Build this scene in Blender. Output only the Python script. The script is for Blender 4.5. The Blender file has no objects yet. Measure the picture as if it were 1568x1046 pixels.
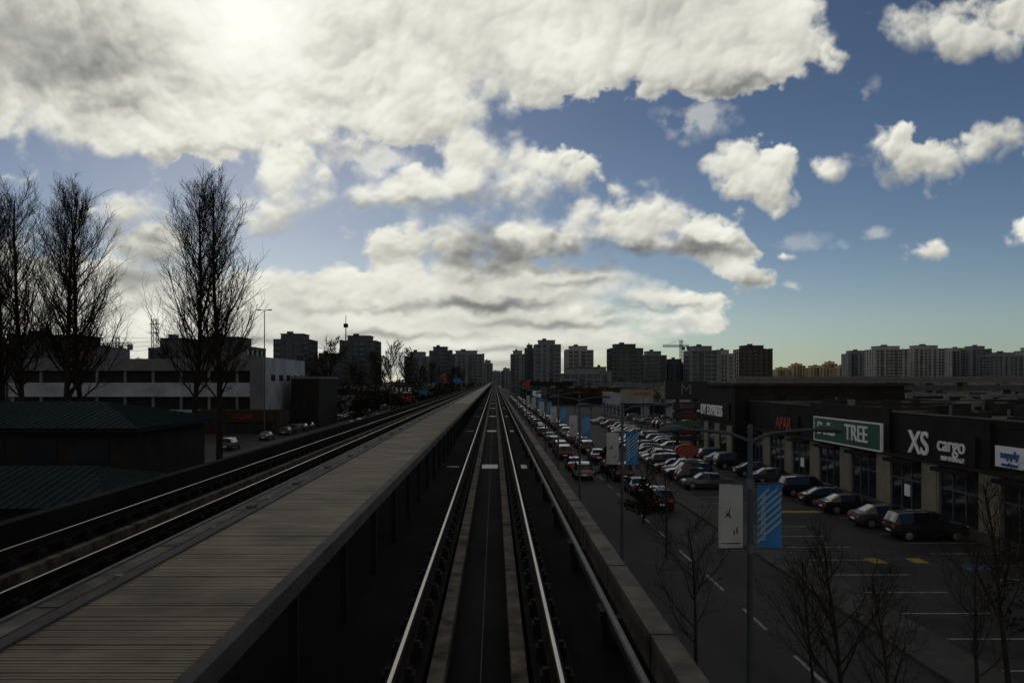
import bpy, math, random
import numpy as np
from mathutils import Vector, Matrix
random.seed(7)
S=bpy.context.scene
S.view_settings.view_transform='Standard'
S.view_settings.look='None'
S.view_settings.exposure=0
ZC=10.0; F=1220.0
def X(px,D): return (px-757)/F*D
def Z(py,D): return ZC-(py-583)/F*D
el=math.radians(22.6); az=math.radians(-17.2)
sd=Vector((math.sin(az)*math.cos(el),math.cos(az)*math.cos(el),math.sin(el)))
# ---------------------------------------------------------------- sky : cloud layer far away (5 km shell)
def clouds():
    rng=np.random.RandomState(5)
    perm=rng.permutation(512); perm=np.concatenate([perm,perm,perm]); ang=rng.rand(512)*2*np.pi; GX,GY=np.cos(ang),np.sin(ang)
    def perlin(x,y,s):
        x=x+s*17.3; y=y+s*9.1
        xi=np.floor(x).astype(int); yi=np.floor(y).astype(int); xf=x-xi; yf=y-yi
        xi&=511; yi&=511
        def g(ix,iy,dx,dy):
            h=perm[(perm[ix&511]+iy)&511]; return GX[h]*dx+GY[h]*dy
        u=xf*xf*xf*(xf*(xf*6-15)+10); v=yf*yf*yf*(yf*(yf*6-15)+10)
        a=g(xi,yi,xf,yf);b=g(xi+1,yi,xf-1,yf);c=g(xi,yi+1,xf,yf-1);d=g(xi+1,yi+1,xf-1,yf-1)
        return 1.5*((a*(1-u)+b*u)*(1-v)+(c*(1-u)+d*u)*v)
    def fbm(x,y,o,g=.5,s=0,bil=False):
        r=0;a=1;t=0
        for i in range(o):
            n=perlin(x,y,s+i)
            r=r+a*(np.abs(n)*2-.5 if bil else n); t+=a; a*=g
            x,y=(x*.8-y*.6)*2.03,(x*.6+y*.8)*2.03
        return r/t
    step=1.3
    px=np.arange(-170,1730,step); py=np.arange(-90,584,step)
    PX,PY=np.meshgrid(px,py)
    s=np.clip((585-PY)/260,.13,1)
    nx=PX; ny=.85*PY-70*np.log(np.maximum(585-PY,0)+18)
    wx=30*s*fbm(nx/150,ny/150,4,.5,1)+12*s*fbm(nx/40,ny/40,3,.5,7); wy=24*s*fbm(nx/150,ny/150,4,.5,21)+11*s*fbm(nx/40,ny/40,3,.5,27)
    QX=PX+wx*1.3; QY=PY+wy*1.3
    C=[(300,20,460,165),(750,10,470,140),(1060,20,222,105),(150,140,240,100),(330,180,215,75),(-80,100,200,110),(600,160,190,60),(1120,90,120,62),(1190,50,95,60),(880,110,180,52),(480,205,80,30),(620,195,55,24),
    (440,265,56,70),(405,325,76,40),(748,238,78,56),(690,285,145,50),(790,280,90,48),(850,258,58,38),(590,305,100,28),(520,302,56,20),(870,358,90,42),(960,350,88,50),(1000,325,70,40),(1085,350,64,40),(690,372,100,42),(780,368,70,42),(600,375,46,34),(1130,378,50,18),
    (930,284,26,18),(1150,258,56,44),(1125,275,40,24),(1190,264,42,36),(1145,422,46,25),(1203,388,18,10),(1412,382,42,23),(1370,240,70,32),(1430,255,60,30),(1480,245,60,22),(1275,252,26,18),(1540,222,70,32),(1440,45,76,44),(1520,50,70,40),(1400,30,50,25),(1560,10,90,40),(1565,360,26,24),(1660,260,90,60),
    (190,325,70,38),(240,370,80,48),(150,430,110,50),(230,440,90,45),(60,490,150,62),(60,355,40,16),(-60,420,130,80),
    (400,445,100,40),(500,445,80,34),(600,438,90,42),(700,440,90,50),(800,440,90,46),(900,432,110,34),(1000,458,110,20),(1060,488,56,12),(850,482,150,26),(700,490,150,32),(560,495,130,32),(430,500,140,46),(250,490,180,70),(800,524,210,20),(930,505,90,12),(600,545,240,28),(800,556,110,14),(150,560,400,36),
    (8,268,22,10)]
    k=9.0; acc=0; wb=0; wsum=1e-9
    for cx,cy,rx,ry in C:
        L=np.sqrt(((QX-cx)/rx)**2+((QY-cy)/ry)**2)
        m=min(rx,ry); d=(1-L)*m*1.1
        acc=acc+np.exp(np.clip(d,-200,70)/k)
        w=np.exp(np.clip(d,-60,45)/10.0); w=w*(1.0 if ry<90 else .5)
        wb=wb+w*np.clip((QY-cy)/ry,-1,1)*(1 if ry<70 else .25); wsum=wsum+w
    bot=wb/wsum
    D=k*np.log(acc+1e-9)
    b1=fbm(nx/95,ny/95,7,.5,40,True); b2=fbm(nx/46,ny/46,6,.52,60)
    f=D+s*(30*b1+20*b2)-1
    wid=s*(10+40*np.clip(fbm(nx/210,ny/210,3,.5,80)*1.6+.4,0,1))+1.5
    a=np.clip(f/wid,0,1); a=a*a*(3-2*a)
    wsp=0
    for cx,cy,rx,ry,w in ((1065,190,60,40,.5),(1315,148,34,24,.35),(1328,358,22,12,.4),(1210,358,50,16,.25),(1285,368,22,8,.2),(560,230,110,50,.7),(1215,440,20,9,.5)):
        g=np.exp(-(((QX-cx)/rx)**2+((QY-cy)/ry)**2)*1.6); wsp=np.maximum(wsp,w*np.clip(g*(1.0+3.0*b2)-.15,0,1))
    a=np.maximum(a,wsp)
    hz=np.exp(-((585-PY)/16.0)**2)*np.clip((1130-PX)/300,0,1)*.8
    a=np.maximum(a,hz)
    puff=fbm(nx/95,ny/95,5,.45,90,True)
    h=34*s*(1-np.exp(-np.maximum(f,0)/(28*s)))+17*s*puff*np.clip(f/20,0,1)
    gy,gx=np.gradient(h,step)
    lx=378-PX; ly=20-PY; ln=np.sqrt(lx*lx+ly*ly)+60; lx/=ln; ly/=ln
    lx=lx*.5; ly=ly*.5-.55
    rel=-(gx*lx+gy*ly)
    for _ in range(9):
        r2=rel.copy(); r2[1:-1,1:-1]=(rel[1:-1,1:-1]*2+rel[:-2,1:-1]+rel[2:,1:-1]+rel[1:-1,:-2]+rel[1:-1,2:])/6; rel=r2
    rel=np.tanh(rel*1.2)
    DKL=[(110,78,180,72,.85),(20,15,120,60,.4),(560,55,150,36,.4),(180,120,120,40,.35),(835,400,130,18,.95),(750,382,80,28,.9),(930,392,120,17,.9),(1080,376,70,14,.95),(700,308,120,18,.4),(215,352,65,20,.65),(205,415,65,24,.75),(740,467,110,9,.9),(560,476,100,8,.55),(880,440,80,9,.5),(860,496,130,6,.6),(620,515,120,6,.55),(760,534,110,5,.5),(1148,438,36,8,.5),(900,20,140,30,.25),(1120,135,110,14,.45),(300,238,200,12,.3),(1000,474,100,5,.6),(380,525,200,6,.4),(700,556,220,5,.4),(100,470,130,14,.5),(520,140,120,18,.25),(760,110,120,20,.25)]
    dk=0
    RX=QX+60*s*fbm(nx/70,ny/70,4,.5,140); RY=QY+50*s*fbm(nx/60,ny/60,4,.5,150)
    for cx,cy,rx,ry,w in DKL:
        g=np.exp(-(((RX-cx)/rx)**2+((RY-cy)/ry)**2)*.9); dk=dk+(1-np.minimum(dk,1))*w*g
    dist=np.sqrt((PX-378)**2+(PY-45)**2)
    glow=np.exp(-(dist/260)**2); core=np.exp(-(dist/70)**2)
    low=fbm(nx/190,ny/190,5,.5,120)
    fin=np.clip(f/15/s,0,1)
    lum=.92+.12*rel*(.4+.6*fin)-.46*dk*(1+.5*b2)+.07*np.clip(puff,-.35,.5)*fin-.26*np.clip(bot-.05,0,1)**1.2*fin+.04*np.clip(-bot,0,1)-.03*np.clip(f/(90*s),0,1)+.19*low+.12*glow+.3*core+.03*b2
    lum-=.15*np.clip((PX-850)/700,0,1)*np.clip((420-PY)/300,0,1)
    lum-=.06*np.clip((520-585+PY)/60,0,1)
    xs=[0,.2,.4,.6,.8,.95,1.2]
    R=np.interp(lum,xs,[.08,.14,.25,.43,.70,.87,1.02]); G=np.interp(lum,xs,[.083,.143,.252,.43,.695,.865,1.01]); B=np.interp(lum,xs,[.084,.142,.24,.395,.62,.78,.94])
    ny_,nx_=PX.shape
    u=(PX-757)/F; v=(583-PY)/F; inv=5000/np.sqrt(1+u*u+v*v)
    co=np.stack([u*inv,inv,v*inv+10],-1).reshape(-1,3).astype(np.float32)
    idx=np.arange(ny_*nx_).reshape(ny_,nx_)
    q=np.stack([idx[1:,:-1],idx[1:,1:],idx[:-1,1:],idx[:-1,:-1]],-1).reshape(-1,4)
    af=a.reshape(-1); keep=af[q].max(1)>.004; q=q[keep]
    used=np.zeros(len(af),bool); used[q.reshape(-1)]=True; remap=np.cumsum(used)-1
    q=remap[q]; co=co[used]; col=np.stack([R,G,B,a],-1).reshape(-1,4)[used].astype(np.float32)
    me=bpy.data.meshes.new('clouds'); me.vertices.add(len(co)); me.vertices.foreach_set('co',co.reshape(-1))
    n=len(q); me.loops.add(n*4); me.loops.foreach_set('vertex_index',q.reshape(-1).astype(np.int32))
    me.polygons.add(n); me.polygons.foreach_set('loop_start',(np.arange(n)*4).astype(np.int32))
    me.update(calc_edges=True)
    at=me.color_attributes.new('cloud','FLOAT_COLOR','POINT'); at.data.foreach_set('color',col.reshape(-1))
    m=bpy.data.materials.new('cloud_vapour'); m.use_nodes=True; nt=m.node_tree; N=nt.nodes; L=nt.links
    for x in list(N): N.remove(x)
    o=N.new('ShaderNodeOutputMaterial'); mx=N.new('ShaderNodeMixShader'); tr=N.new('ShaderNodeBsdfTransparent'); em=N.new('ShaderNodeEmission')
    A=N.new('ShaderNodeAttribute'); A.attribute_name='cloud'
    L.new(A.outputs['Color'],em.inputs['Color']); L.new(A.outputs['Alpha'],mx.inputs[0]); L.new(tr.outputs[0],mx.inputs[1]); L.new(em.outputs[0],mx.inputs[2]); L.new(mx.outputs[0],o.inputs[0])
    m.cycles.emission_sampling='NONE'
    me.materials.append(m)
    ob=bpy.data.objects.new('clouds',me); S.collection.objects.link(ob)
clouds()
W=bpy.data.worlds.new('World'); S.world=W; W.use_nodes=True
nt=W.node_tree; N=nt.nodes; L=nt.links
for n in list(N): N.remove(n)
out=N.new('ShaderNodeOutputWorld'); bg=N.new('ShaderNodeBackground'); L.new(bg.outputs[0],out.inputs[0])
WS=.055; bg.inputs['Strength'].default_value=WS
sky=N.new('ShaderNodeTexSky'); sky.sky_type='NISHITA'; sky.sun_disc=False; sky.sun_elevation=el; sky.sun_rotation=az
sky.air_density=1.0; sky.dust_density=.3; sky.ozone_density=2.0; sky.altitude=0
tc=N.new('ShaderNodeTexCoord'); sp=N.new('ShaderNodeSeparateXYZ'); L.new(tc.outputs['Generated'],sp.inputs[0])
hr=N.new('ShaderNodeValToRGB'); L.new(sp.outputs[2],hr.inputs[0]); e=hr.color_ramp.elements
e[0].position=0.0; e[0].color=(.66,.86,1.0,1); e[1].position=.45; e[1].color=(.50,.53,.62,1)
q=e.new(.07); q.color=(.85,.92,1.0,1); q=e.new(.18); q.color=(.68,.72,.82,1); q=e.new(.3); q.color=(.56,.6,.7,1)
tint=N.new('ShaderNodeVectorMath'); tint.operation='MULTIPLY'
L.new(sky.outputs[0],tint.inputs[0]); L.new(hr.outputs[0],tint.inputs[1])
no=N.new('ShaderNodeTexNoise'); no.inputs['Scale'].default_value=2.6; no.inputs['Detail'].default_value=5; L.new(tc.outputs['Generated'],no.inputs['Vector'])
m1=N.new('ShaderNodeMapRange'); m1.interpolation_type='SMOOTHSTEP'; L.new(no.outputs['Fac'],m1.inputs[0]); m1.inputs[1].default_value=.42; m1.inputs[2].default_value=.58
ma=N.new('ShaderNodeMath'); ma.operation='MULTIPLY_ADD'; L.new(sp.outputs[1],ma.inputs[0]); ma.inputs[1].default_value=-.52; L.new(sp.outputs[2],ma.inputs[2])
m2=N.new('ShaderNodeMapRange'); m2.interpolation_type='SMOOTHSTEP'; L.new(ma.outputs[0],m2.inputs[0]); m2.inputs[1].default_value=.03; m2.inputs[2].default_value=.2
mm=N.new('ShaderNodeMath'); mm.operation='MULTIPLY'; L.new(m1.outputs[0],mm.inputs[0]); L.new(m2.outputs[0],mm.inputs[1])
mx=N.new('ShaderNodeMix'); mx.data_type='RGBA'; L.new(mm.outputs[0],mx.inputs[0]); L.new(tint.outputs[0],mx.inputs[6]); mx.inputs[7].default_value=(.24/WS,.21/WS,.165/WS,1)  # unseen warm clouds overhead and behind, added to light the ground and facades
L.new(mx.outputs[2],bg.inputs['Color'])

# ---------------------------------------------------------------- materials
def mat(name,col,rough=0.8,metal=0.0,var=0.25,scale=1.0,bump=0.0,detail=6,spec=0.5,emit=0,stretch=(1,1,1),coat=0):
    m=bpy.data.materials.new(name); m.use_nodes=True
    nt=m.node_tree; N=nt.nodes; L=nt.links
    b=N['Principled BSDF']
    b.inputs['Roughness'].default_value=rough
    b.inputs['Metallic'].default_value=metal
    b.inputs['Specular IOR Level'].default_value=spec
    if coat: b.inputs['Coat Weight'].default_value=coat
    tc=N.new('ShaderNodeTexCoord'); mp=N.new('ShaderNodeMapping')
    mp.inputs['Scale'].default_value=stretch
    L.new(tc.outputs['Object'],mp.inputs['Vector'])
    no=N.new('ShaderNodeTexNoise'); no.inputs['Scale'].default_value=scale; no.inputs['Detail'].default_value=min(detail,4)
    no.inputs['Roughness'].default_value=0.62
    L.new(mp.outputs[0],no.inputs['Vector'])
    mr=N.new('ShaderNodeMapRange'); mr.inputs[1].default_value=0.3; mr.inputs[2].default_value=0.7
    mr.inputs[3].default_value=1-var; mr.inputs[4].default_value=1+var
    L.new(no.outputs['Fac'],mr.inputs[0])
    mx=N.new('ShaderNodeVectorMath'); mx.operation='SCALE'; mx.inputs[0].default_value=col
    L.new(mr.outputs[0],mx.inputs['Scale'])
    L.new(mx.outputs[0],b.inputs['Base Color'])
    if bump:
        bp=N.new('ShaderNodeBump'); bp.inputs['Strength'].default_value=bump; bp.inputs['Distance'].default_value=0.02
        n2=N.new('ShaderNodeTexNoise'); n2.inputs['Scale'].default_value=scale*12; n2.inputs['Detail'].default_value=2
        L.new(mp.outputs[0],n2.inputs['Vector'])
        L.new(n2.outputs['Fac'],bp.inputs['Height']); L.new(bp.outputs[0],b.inputs['Normal'])
    if emit:
        L.new(mx.outputs[0],b.inputs['Emission Color']); b.inputs['Emission Strength'].default_value=emit
        m.cycles.emission_sampling='NONE'
    return m
M={}
def mk(k,*a,**kw): M[k]=mat(k,*a,**kw)
mk('soil',(0.026,0.025,0.018),.95,var=.5,scale=.05,spec=.1)
mk('asphalt',(0.045,0.045,0.045),.9,var=.3,scale=.25,bump=.3,spec=.2)
mk('road',(0.05,0.048,0.045),.85,var=.4,scale=.3,bump=.3,stretch=(1,.2,1),spec=.3)
mk('lot',(0.04,0.0385,0.036),.85,var=.6,scale=.2,bump=.3,spec=.3)
mk('paint_white',(0.36,0.36,0.34),.8,var=.6,scale=3)
mk('paint_yellow',(0.42,0.25,0.03),.8,var=.4,scale=3)
mk('paint_blue',(0.05,0.12,0.24),.8,var=.4,scale=3)
mk('sidewalk',(0.09,0.086,0.078),.9,var=.3,scale=.6,spec=.2)
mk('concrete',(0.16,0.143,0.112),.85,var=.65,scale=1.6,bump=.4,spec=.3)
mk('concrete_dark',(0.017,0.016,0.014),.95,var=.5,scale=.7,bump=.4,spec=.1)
mk('plinth',(0.14,0.12,0.085),.9,var=.75,scale=3,bump=.6,spec=.2)
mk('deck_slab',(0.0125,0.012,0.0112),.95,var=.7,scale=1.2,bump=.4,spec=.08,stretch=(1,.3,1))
mk('rail_top',(0.52,0.49,0.42),.4,1.0,var=.2,scale=2,stretch=(8,.3,1))
mk('rail_side',(0.03,0.022,0.016),.9,0,var=.4,scale=4,spec=.1)
mk('third_rail',(0.15,0.142,0.13),.6,.3,var=.3,scale=3)
mk('plate',(0.36,0.36,0.33),.45,.3,var=.25,scale=4)
mk('walk_trim',(0.08,0.075,0.067),.75,.0,var=.4,scale=2,spec=.25)
mk('walk_plank',(0.24,0.195,0.128),.62,.0,var=.5,scale=1.4,stretch=(.7,1.2,1),spec=.3)
mk('walk_groove',(0.05,0.042,0.03),.9,.0,var=.3,scale=2.2,spec=.1)
mk('steel_dark',(0.016,0.016,0.016),.8,.0,var=.3,scale=3,spec=.2)
mk('galv',(0.17,0.18,0.19),.6,.3,var=.2,scale=2)
mk('lamp_grey',(0.08,0.1,0.12),.6,.1,var=.2,scale=2)
mk('bark',(0.04,0.032,0.025),.95,var=.4,scale=2,spec=.1)
mk('bark_light',(0.05,0.042,0.032),.95,var=.4,scale=2,spec=.1)
mk('leaf_dark',(0.016,0.021,0.01),.85,var=.5,scale=.6,spec=.15)
mk('leaf_mid',(0.025,0.028,0.013),.85,var=.5,scale=.6,spec=.15)
mk('glass',(0.02,0.025,0.03),.12,0,var=.3,scale=.3,spec=.6)
mk('glass_b',(0.05,0.065,0.08),.25,0,var=.7,scale=.2,spec=.6)
mk('tower_conc',(0.24,0.25,0.265),.85,var=.2,scale=.1)  # distance haze is put into the tower greys as a pale bluish lift
mk('tower_dark',(0.10,0.108,0.118),.85,var=.2,scale=.1)
mk('tower_light',(0.42,0.41,0.40),.85,var=.2,scale=.1)
mk('tower_brown',(0.085,0.06,0.052),.85,var=.2,scale=.1)
mk('tower_tan',(0.65,0.48,0.28),.85,var=.2,scale=.1)
mk('white_wall',(0.42,0.44,0.475),.8,var=.3,scale=.3)
mk('grey_wall',(0.19,0.19,0.2),.85,var=.25,scale=.3)
mk('dark_wall',(0.03,0.0265,0.024),.85,var=.35,scale=.5,spec=.2)
mk('brown_wall',(0.055,0.04,0.032),.85,var=.3,scale=.4,spec=.2)
mk('cream',(0.36,0.315,0.225),.85,var=.2,scale=.6)
mk('roof_grey',(0.13,0.117,0.098),.9,var=.6,scale=.12,spec=.2)
mk('roof_dark',(0.045,0.043,0.04),.95,var=.5,scale=.15,spec=.1)
mk('hvac',(0.22,0.212,0.2),.7,.1,var=.3,scale=1)
mk('teal_roof',(0.012,0.03,0.029),.75,.0,var=.3,scale=.6,spec=.15)  # shadow on the left side is put into this darkened teal
mk('sign_white',(0.8,0.8,0.78),.5,var=.05,scale=1,emit=.05)
mk('sign_green',(0.02,0.13,0.07),.5,var=.1,scale=1)
mk('sign_red',(0.35,0.03,0.02),.5,var=.1,scale=1,emit=.02)
mk('sign_dark',(0.02,0.02,0.022),.5,var=.1,scale=1)
mk('sign_blue',(0.05,0.2,0.5),.5,var=.1,scale=1)
mk('banner_white',(0.6,0.6,0.6),.8,var=.1,scale=2)
mk('banner_blue',(0.04,0.25,0.6),.8,var=.15,scale=2)
mk('banner_light',(0.35,0.55,0.75),.8,var=.1,scale=2)
mk('tyre',(0.015,0.015,0.015),.9)
mk('hub',(0.3,0.3,0.31),.4,.5,var=.1)
mk('car_glass',(0.015,0.018,0.02),.06,0,var=.05,spec=.8)
mk('headlight',(0.7,0.7,0.68),.2,0,var=.05)
mk('taillight',(0.4,0.01,0.01),.3,0,var=.05,emit=.15)
carcols={'silver':(0.25,0.255,0.26),'white':(0.5,0.5,0.5),'black':(0.012,0.012,0.014),'grey':(0.07,0.072,0.075),'red':(0.12,0.012,0.01),'blue':(0.025,0.04,0.09)}
for k,c in carcols.items(): mk('car_'+k,c,.35,.1,var=.04,coat=.7)

class MB:
    def __init__(s): s.v=[];s.f=[];s.m=[];s.names=[]
    def mi(s,k):
        if k not in s.names: s.names.append(k)
        return s.names.index(k)
    def face(s,pts,k):
        i=len(s.v); s.v.extend([tuple(p) for p in pts]); s.f.append(tuple(range(i,i+len(pts)))); s.m.append(s.mi(k))
    def box(s,x0,x1,y0,y1,z0,z1,k,top=None):
        i=len(s.v)
        s.v+= [(x0,y0,z0),(x1,y0,z0),(x1,y1,z0),(x0,y1,z0),(x0,y0,z1),(x1,y0,z1),(x1,y1,z1),(x0,y1,z1)]
        s.f+= [(i,i+3,i+2,i+1),(i+4,i+5,i+6,i+7),(i,i+1,i+5,i+4),(i+1,i+2,i+6,i+5),(i+2,i+3,i+7,i+6),(i+3,i,i+4,i+7)]
        a=s.mi(k); t=s.mi(top) if top else a
        s.m+=[a,t,a,a,a,a]
    def tube(s,pts,rs,n,k,cap=False):
        pts=[Vector(p) for p in pts]; base=len(s.v); mi=s.mi(k)
        for j,p in enumerate(pts):
            d=(pts[min(j+1,len(pts)-1)]-pts[max(j-1,0)])
            if d.length<1e-9: d=Vector((0,0,1))
            d.normalize()
            a=d.orthogonal() if abs(d.z)<.95 else d.cross(Vector((0,1,0)))
            a.normalize(); b=d.cross(a)
            for q in range(n):
                t=2*math.pi*q/n
                s.v.append(tuple(p+(a*math.cos(t)+b*math.sin(t))*rs[j]))
        for j in range(len(pts)-1):
            for q in range(n):
                q2=(q+1)%n
                s.f.append((base+j*n+q,base+j*n+q2,base+(j+1)*n+q2,base+(j+1)*n+q)); s.m.append(mi)
        if cap:
            s.f.append(tuple(base+q for q in range(n))[::-1]); s.m.append(mi)
            s.f.append(tuple(base+(len(pts)-1)*n+q for q in range(n))); s.m.append(mi)
    def mesh(s,name,smooth=0):
        me=bpy.data.meshes.new(name); me.from_pydata(s.v,[],s.f)
        for k in s.names: me.materials.append(M[k])
        me.polygons.foreach_set('material_index',s.m)
        if smooth:
            me.polygons.foreach_set('use_smooth',[True]*len(s.f))
            me.update(); me.set_sharp_from_angle(angle=math.radians(smooth))
        me.update(); return me
    def build(s,name,loc=(0,0,0),smooth=0,parent=None):
        return inst(name,s.mesh(name,smooth),loc,parent=parent)
def inst(name,me,loc=(0,0,0),rz=0,sc=(1,1,1),parent=None):
    o=bpy.data.objects.new(name,me); o.location=loc; o.rotation_euler=(0,0,rz); o.scale=sc
    S.collection.objects.link(o)
    if parent: o.parent=parent
    return o
def sheet(name,x0,x1,y0,y1,z,k):
    b=MB(); b.face([(x0,y0,z),(x1,y0,z),(x1,y1,z),(x0,y1,z)],k); return b.build(name)
def text(body,size,loc,rot,k,parent=None,name='lettering',ext=0.05,sx=1,bold=0.0):
    c=bpy.data.curves.new(name,'FONT'); c.body=body; c.size=size; c.extrude=ext; c.offset=bold; c.align_x='CENTER'; c.align_y='CENTER'
    c.materials.append(M[k]); o=bpy.data.objects.new(name,c); o.location=loc; o.rotation_euler=rot; o.scale=(sx,1,1)
    S.collection.objects.link(o)
    if parent: o.parent=parent
    return o
R_W=(math.pi/2,0,-math.pi/2)
R_S=(math.pi/2,0,0)

# ---------------------------------------------------------------- ground
sheet('ground',-4000,4000,-300,7000,0,'soil')
sheet('road',6.8,15.0,-60,1500,0.004,'road')
sheet('road',-34,-12,-60,1500,0.004,'road')
sheet('parking_lot',17.2,140,-40,420,0.004,'lot')
sheet('parking_lot',-140,-36,60,420,0.004,'lot')
sheet('cross_road',-600,600,424,440,0.008,'asphalt')
b=MB()
b.box(15.0,17.2,-40,420,-.1,.13,'sidewalk'); b.box(2.2,3.6,-40,420,-.1,.03,'sidewalk'); b.box(6.3,6.8,-40,420,-.1,.13,'sidewalk')
b.box(-36,-34,-40,420,-.1,.13,'sidewalk')
b.box(29.6,32,36,128,-.1,.14,'sidewalk')
b.build('sidewalk')
b=MB(); z=.010
for i in range(60):
    y=14+i*6.0; b.face([(10.85,y,z),(11.0,y,z),(11.0,y+3,z),(10.85,y+3,z)],'paint_white')
for i in range(40):
    y=24+i*3.4
    if 56<y<64: continue
    b.face([(17.5,y,z),(21.4,y,z),(21.4,y+.12,z),(17.5,y+.12,z)],'paint_white')
for i in range(28):
    y=40+i*3.0
    b.face([(25.2,y,z),(29.4,y,z),(29.4,y+.12,z),(25.2,y+.12,z)],'paint_white')
b.face([(20.2,60.4,z),(25,60.4,z),(25,61.3,z),(20.2,61.3,z)],'paint_yellow')
for x in (20.8,23.1): b.face([(x,43.7,z),(x+.8,43.7,z),(x+.8,44.9,z),(x,44.9,z)],'paint_yellow')
b.face([(25.1,42,z),(26.4,42,z),(26.4,43.4,z),(25.1,43.4,z)],'paint_blue')
b.build('road_markings')

# ---------------------------------------------------------------- guideway
zr=ZC-2.49; zs=ZC-2.92
Y0,Y1=-12,1500
b=MB()
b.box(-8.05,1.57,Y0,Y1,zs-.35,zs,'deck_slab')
b.box(1.57,1.82,Y0,Y1,zs-.9,ZC-2.55,'concrete')
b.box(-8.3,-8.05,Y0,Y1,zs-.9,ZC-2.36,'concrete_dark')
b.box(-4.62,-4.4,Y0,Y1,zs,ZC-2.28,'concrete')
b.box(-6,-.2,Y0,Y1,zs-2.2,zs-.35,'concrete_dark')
for i in range(170):
    y=2+i*3.0
    b.box(1.565,1.825,y,y+.03,zs,ZC-2.545,'steel_dark')
    b.box(-4.625,-4.395,y,y+.03,zs,ZC-2.275,'steel_dark')
for tc_ in (-0.153,-6.52):
    for sgn in (-1,1):
        cx=tc_+sgn*.39
        y=Y0
        while y<Y1:
            seg=9.1 if y<300 else 60
            b.box(cx-.075,cx+.075,y,min(y+seg-.12,Y1),zs,zs+.17,'plinth'); y+=seg
        rx=tc_+sgn*.7175
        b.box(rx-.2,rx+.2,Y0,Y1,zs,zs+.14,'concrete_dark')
b.box(-.14,-.130,Y0,400,zs+.001,zs+.006,'walk_trim')
for i in range(30):
    y=27+i*19.0
    b.box(-.42,.12,y-.6,y+.6,zs+.003,zs+.02,'plate')
    b.box(.9,1.1,y-.6,y+.5,zs+.003,zs+.02,'plate')
    b.box(-1.6,-1.2,y-.15,y+.05,zs+.003,zs+.02,'plate')
for i in range(30):
    y=6+i*36
    b.box(-4.6,-1.4,y,y+2,0,zs-2.2,'concrete')
b.build('elevated_guideway')
def rail(rx,name='running_rail'):
    b=MB()
    b.box(rx-.036,rx+.036,Y0,Y1,zr-.035,zr-.002,'rail_side')
    b.box(rx-.017,rx+.017,Y0,Y1,zr-.001,zr,'rail_side',top='rail_top')
    b.box(rx-.012,rx+.012,Y0,Y1,zr-.13,zr-.035,'rail_side')
    b.box(rx-.07,rx+.07,Y0,Y1,zr-.155,zr-.13,'rail_side')
    y=0.4
    while y<160:
        b.box(rx-.15,rx+.15,y,y+.16,zs+.14,zr-.155,'steel_dark')
        for sx in (-1,1): b.box(rx+sx*.1-.025,rx+sx*.1+.025,y+.04,y+.12,zr-.155,zr-.11,'steel_dark')
        y+=.75
    return b.build(name)
for tc_ in (-0.153,-6.52):
    rail(tc_-.7175); rail(tc_+.7175)
b=MB()
for rx,sg in ((1.235,1),(-5.05,1)):
    b.tube([(rx,Y0,zr+.02),(rx,Y1,zr+.02)],[.036,.036],8,'third_rail')
    b.box(rx-.03,rx+.03,Y0,Y1,zr-.1,zr-.03,'steel_dark')
    y=1.5
    while y<260:
        b.box(rx-.05,rx+.16,y,y+.12,zs,zr-.1,'steel_dark')
        b.box(rx-.09,rx+.02,y-.1,y+.22,zr-.14,zr+.0,'steel_dark'); y+=3.6
b.build('power_rail',smooth=40)
b=MB(); zw=ZC-1.7; wx0,wx1=-3.1,-1.80
b.box(wx0,wx1,Y0,Y1,zw-.1,zw-.03,'walk_groove')
y=Y0; i=0
while y<300:
    if y<60: st=.05; gap=.012
    elif y<130: st=.5; gap=.04
    else: st=2; gap=.06
    if y<60 and i%18==0: gap=.03
    dz=random.uniform(-.002,.002)
    b.box(wx0,wx1,y,y+st-gap,zw-.028,zw+dz,'walk_plank'); y+=st; i+=1
b.box(wx0,wx1,300,Y1,zw-.028,zw,'walk_plank')
b.box(wx1,wx1+.11,Y0,Y1,zw-.14,zw+.015,'walk_trim')
b.box(wx0-.12,wx0,Y0,Y1,zw-.16,zw+.02,'walk_trim')
b.tube([(wx0-.3,Y0,zw-.12),(wx0-.3,Y1,zw-.12)],[.05,.05],8,'steel_dark')
y=0
while y<420:
    for x in (wx1-.02,wx0+.05): b.box(x-.04,x+.04,y,y+.08,zs,zw-.11,'steel_dark')
    b.box(wx0,wx1,y,y+.08,zw-.2,zw-.105,'steel_dark')
    b.box(wx0-.34,wx0-.12,y,y+.06,zw-.2,zw-.06,'galv')
    if y>8: b.box(wx0-.18,wx0-.08,y+.9,y+1.1,zw+.02,zw+.05,'walk_trim')
    y+=2.4
b.build('emergency_walkway')

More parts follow.
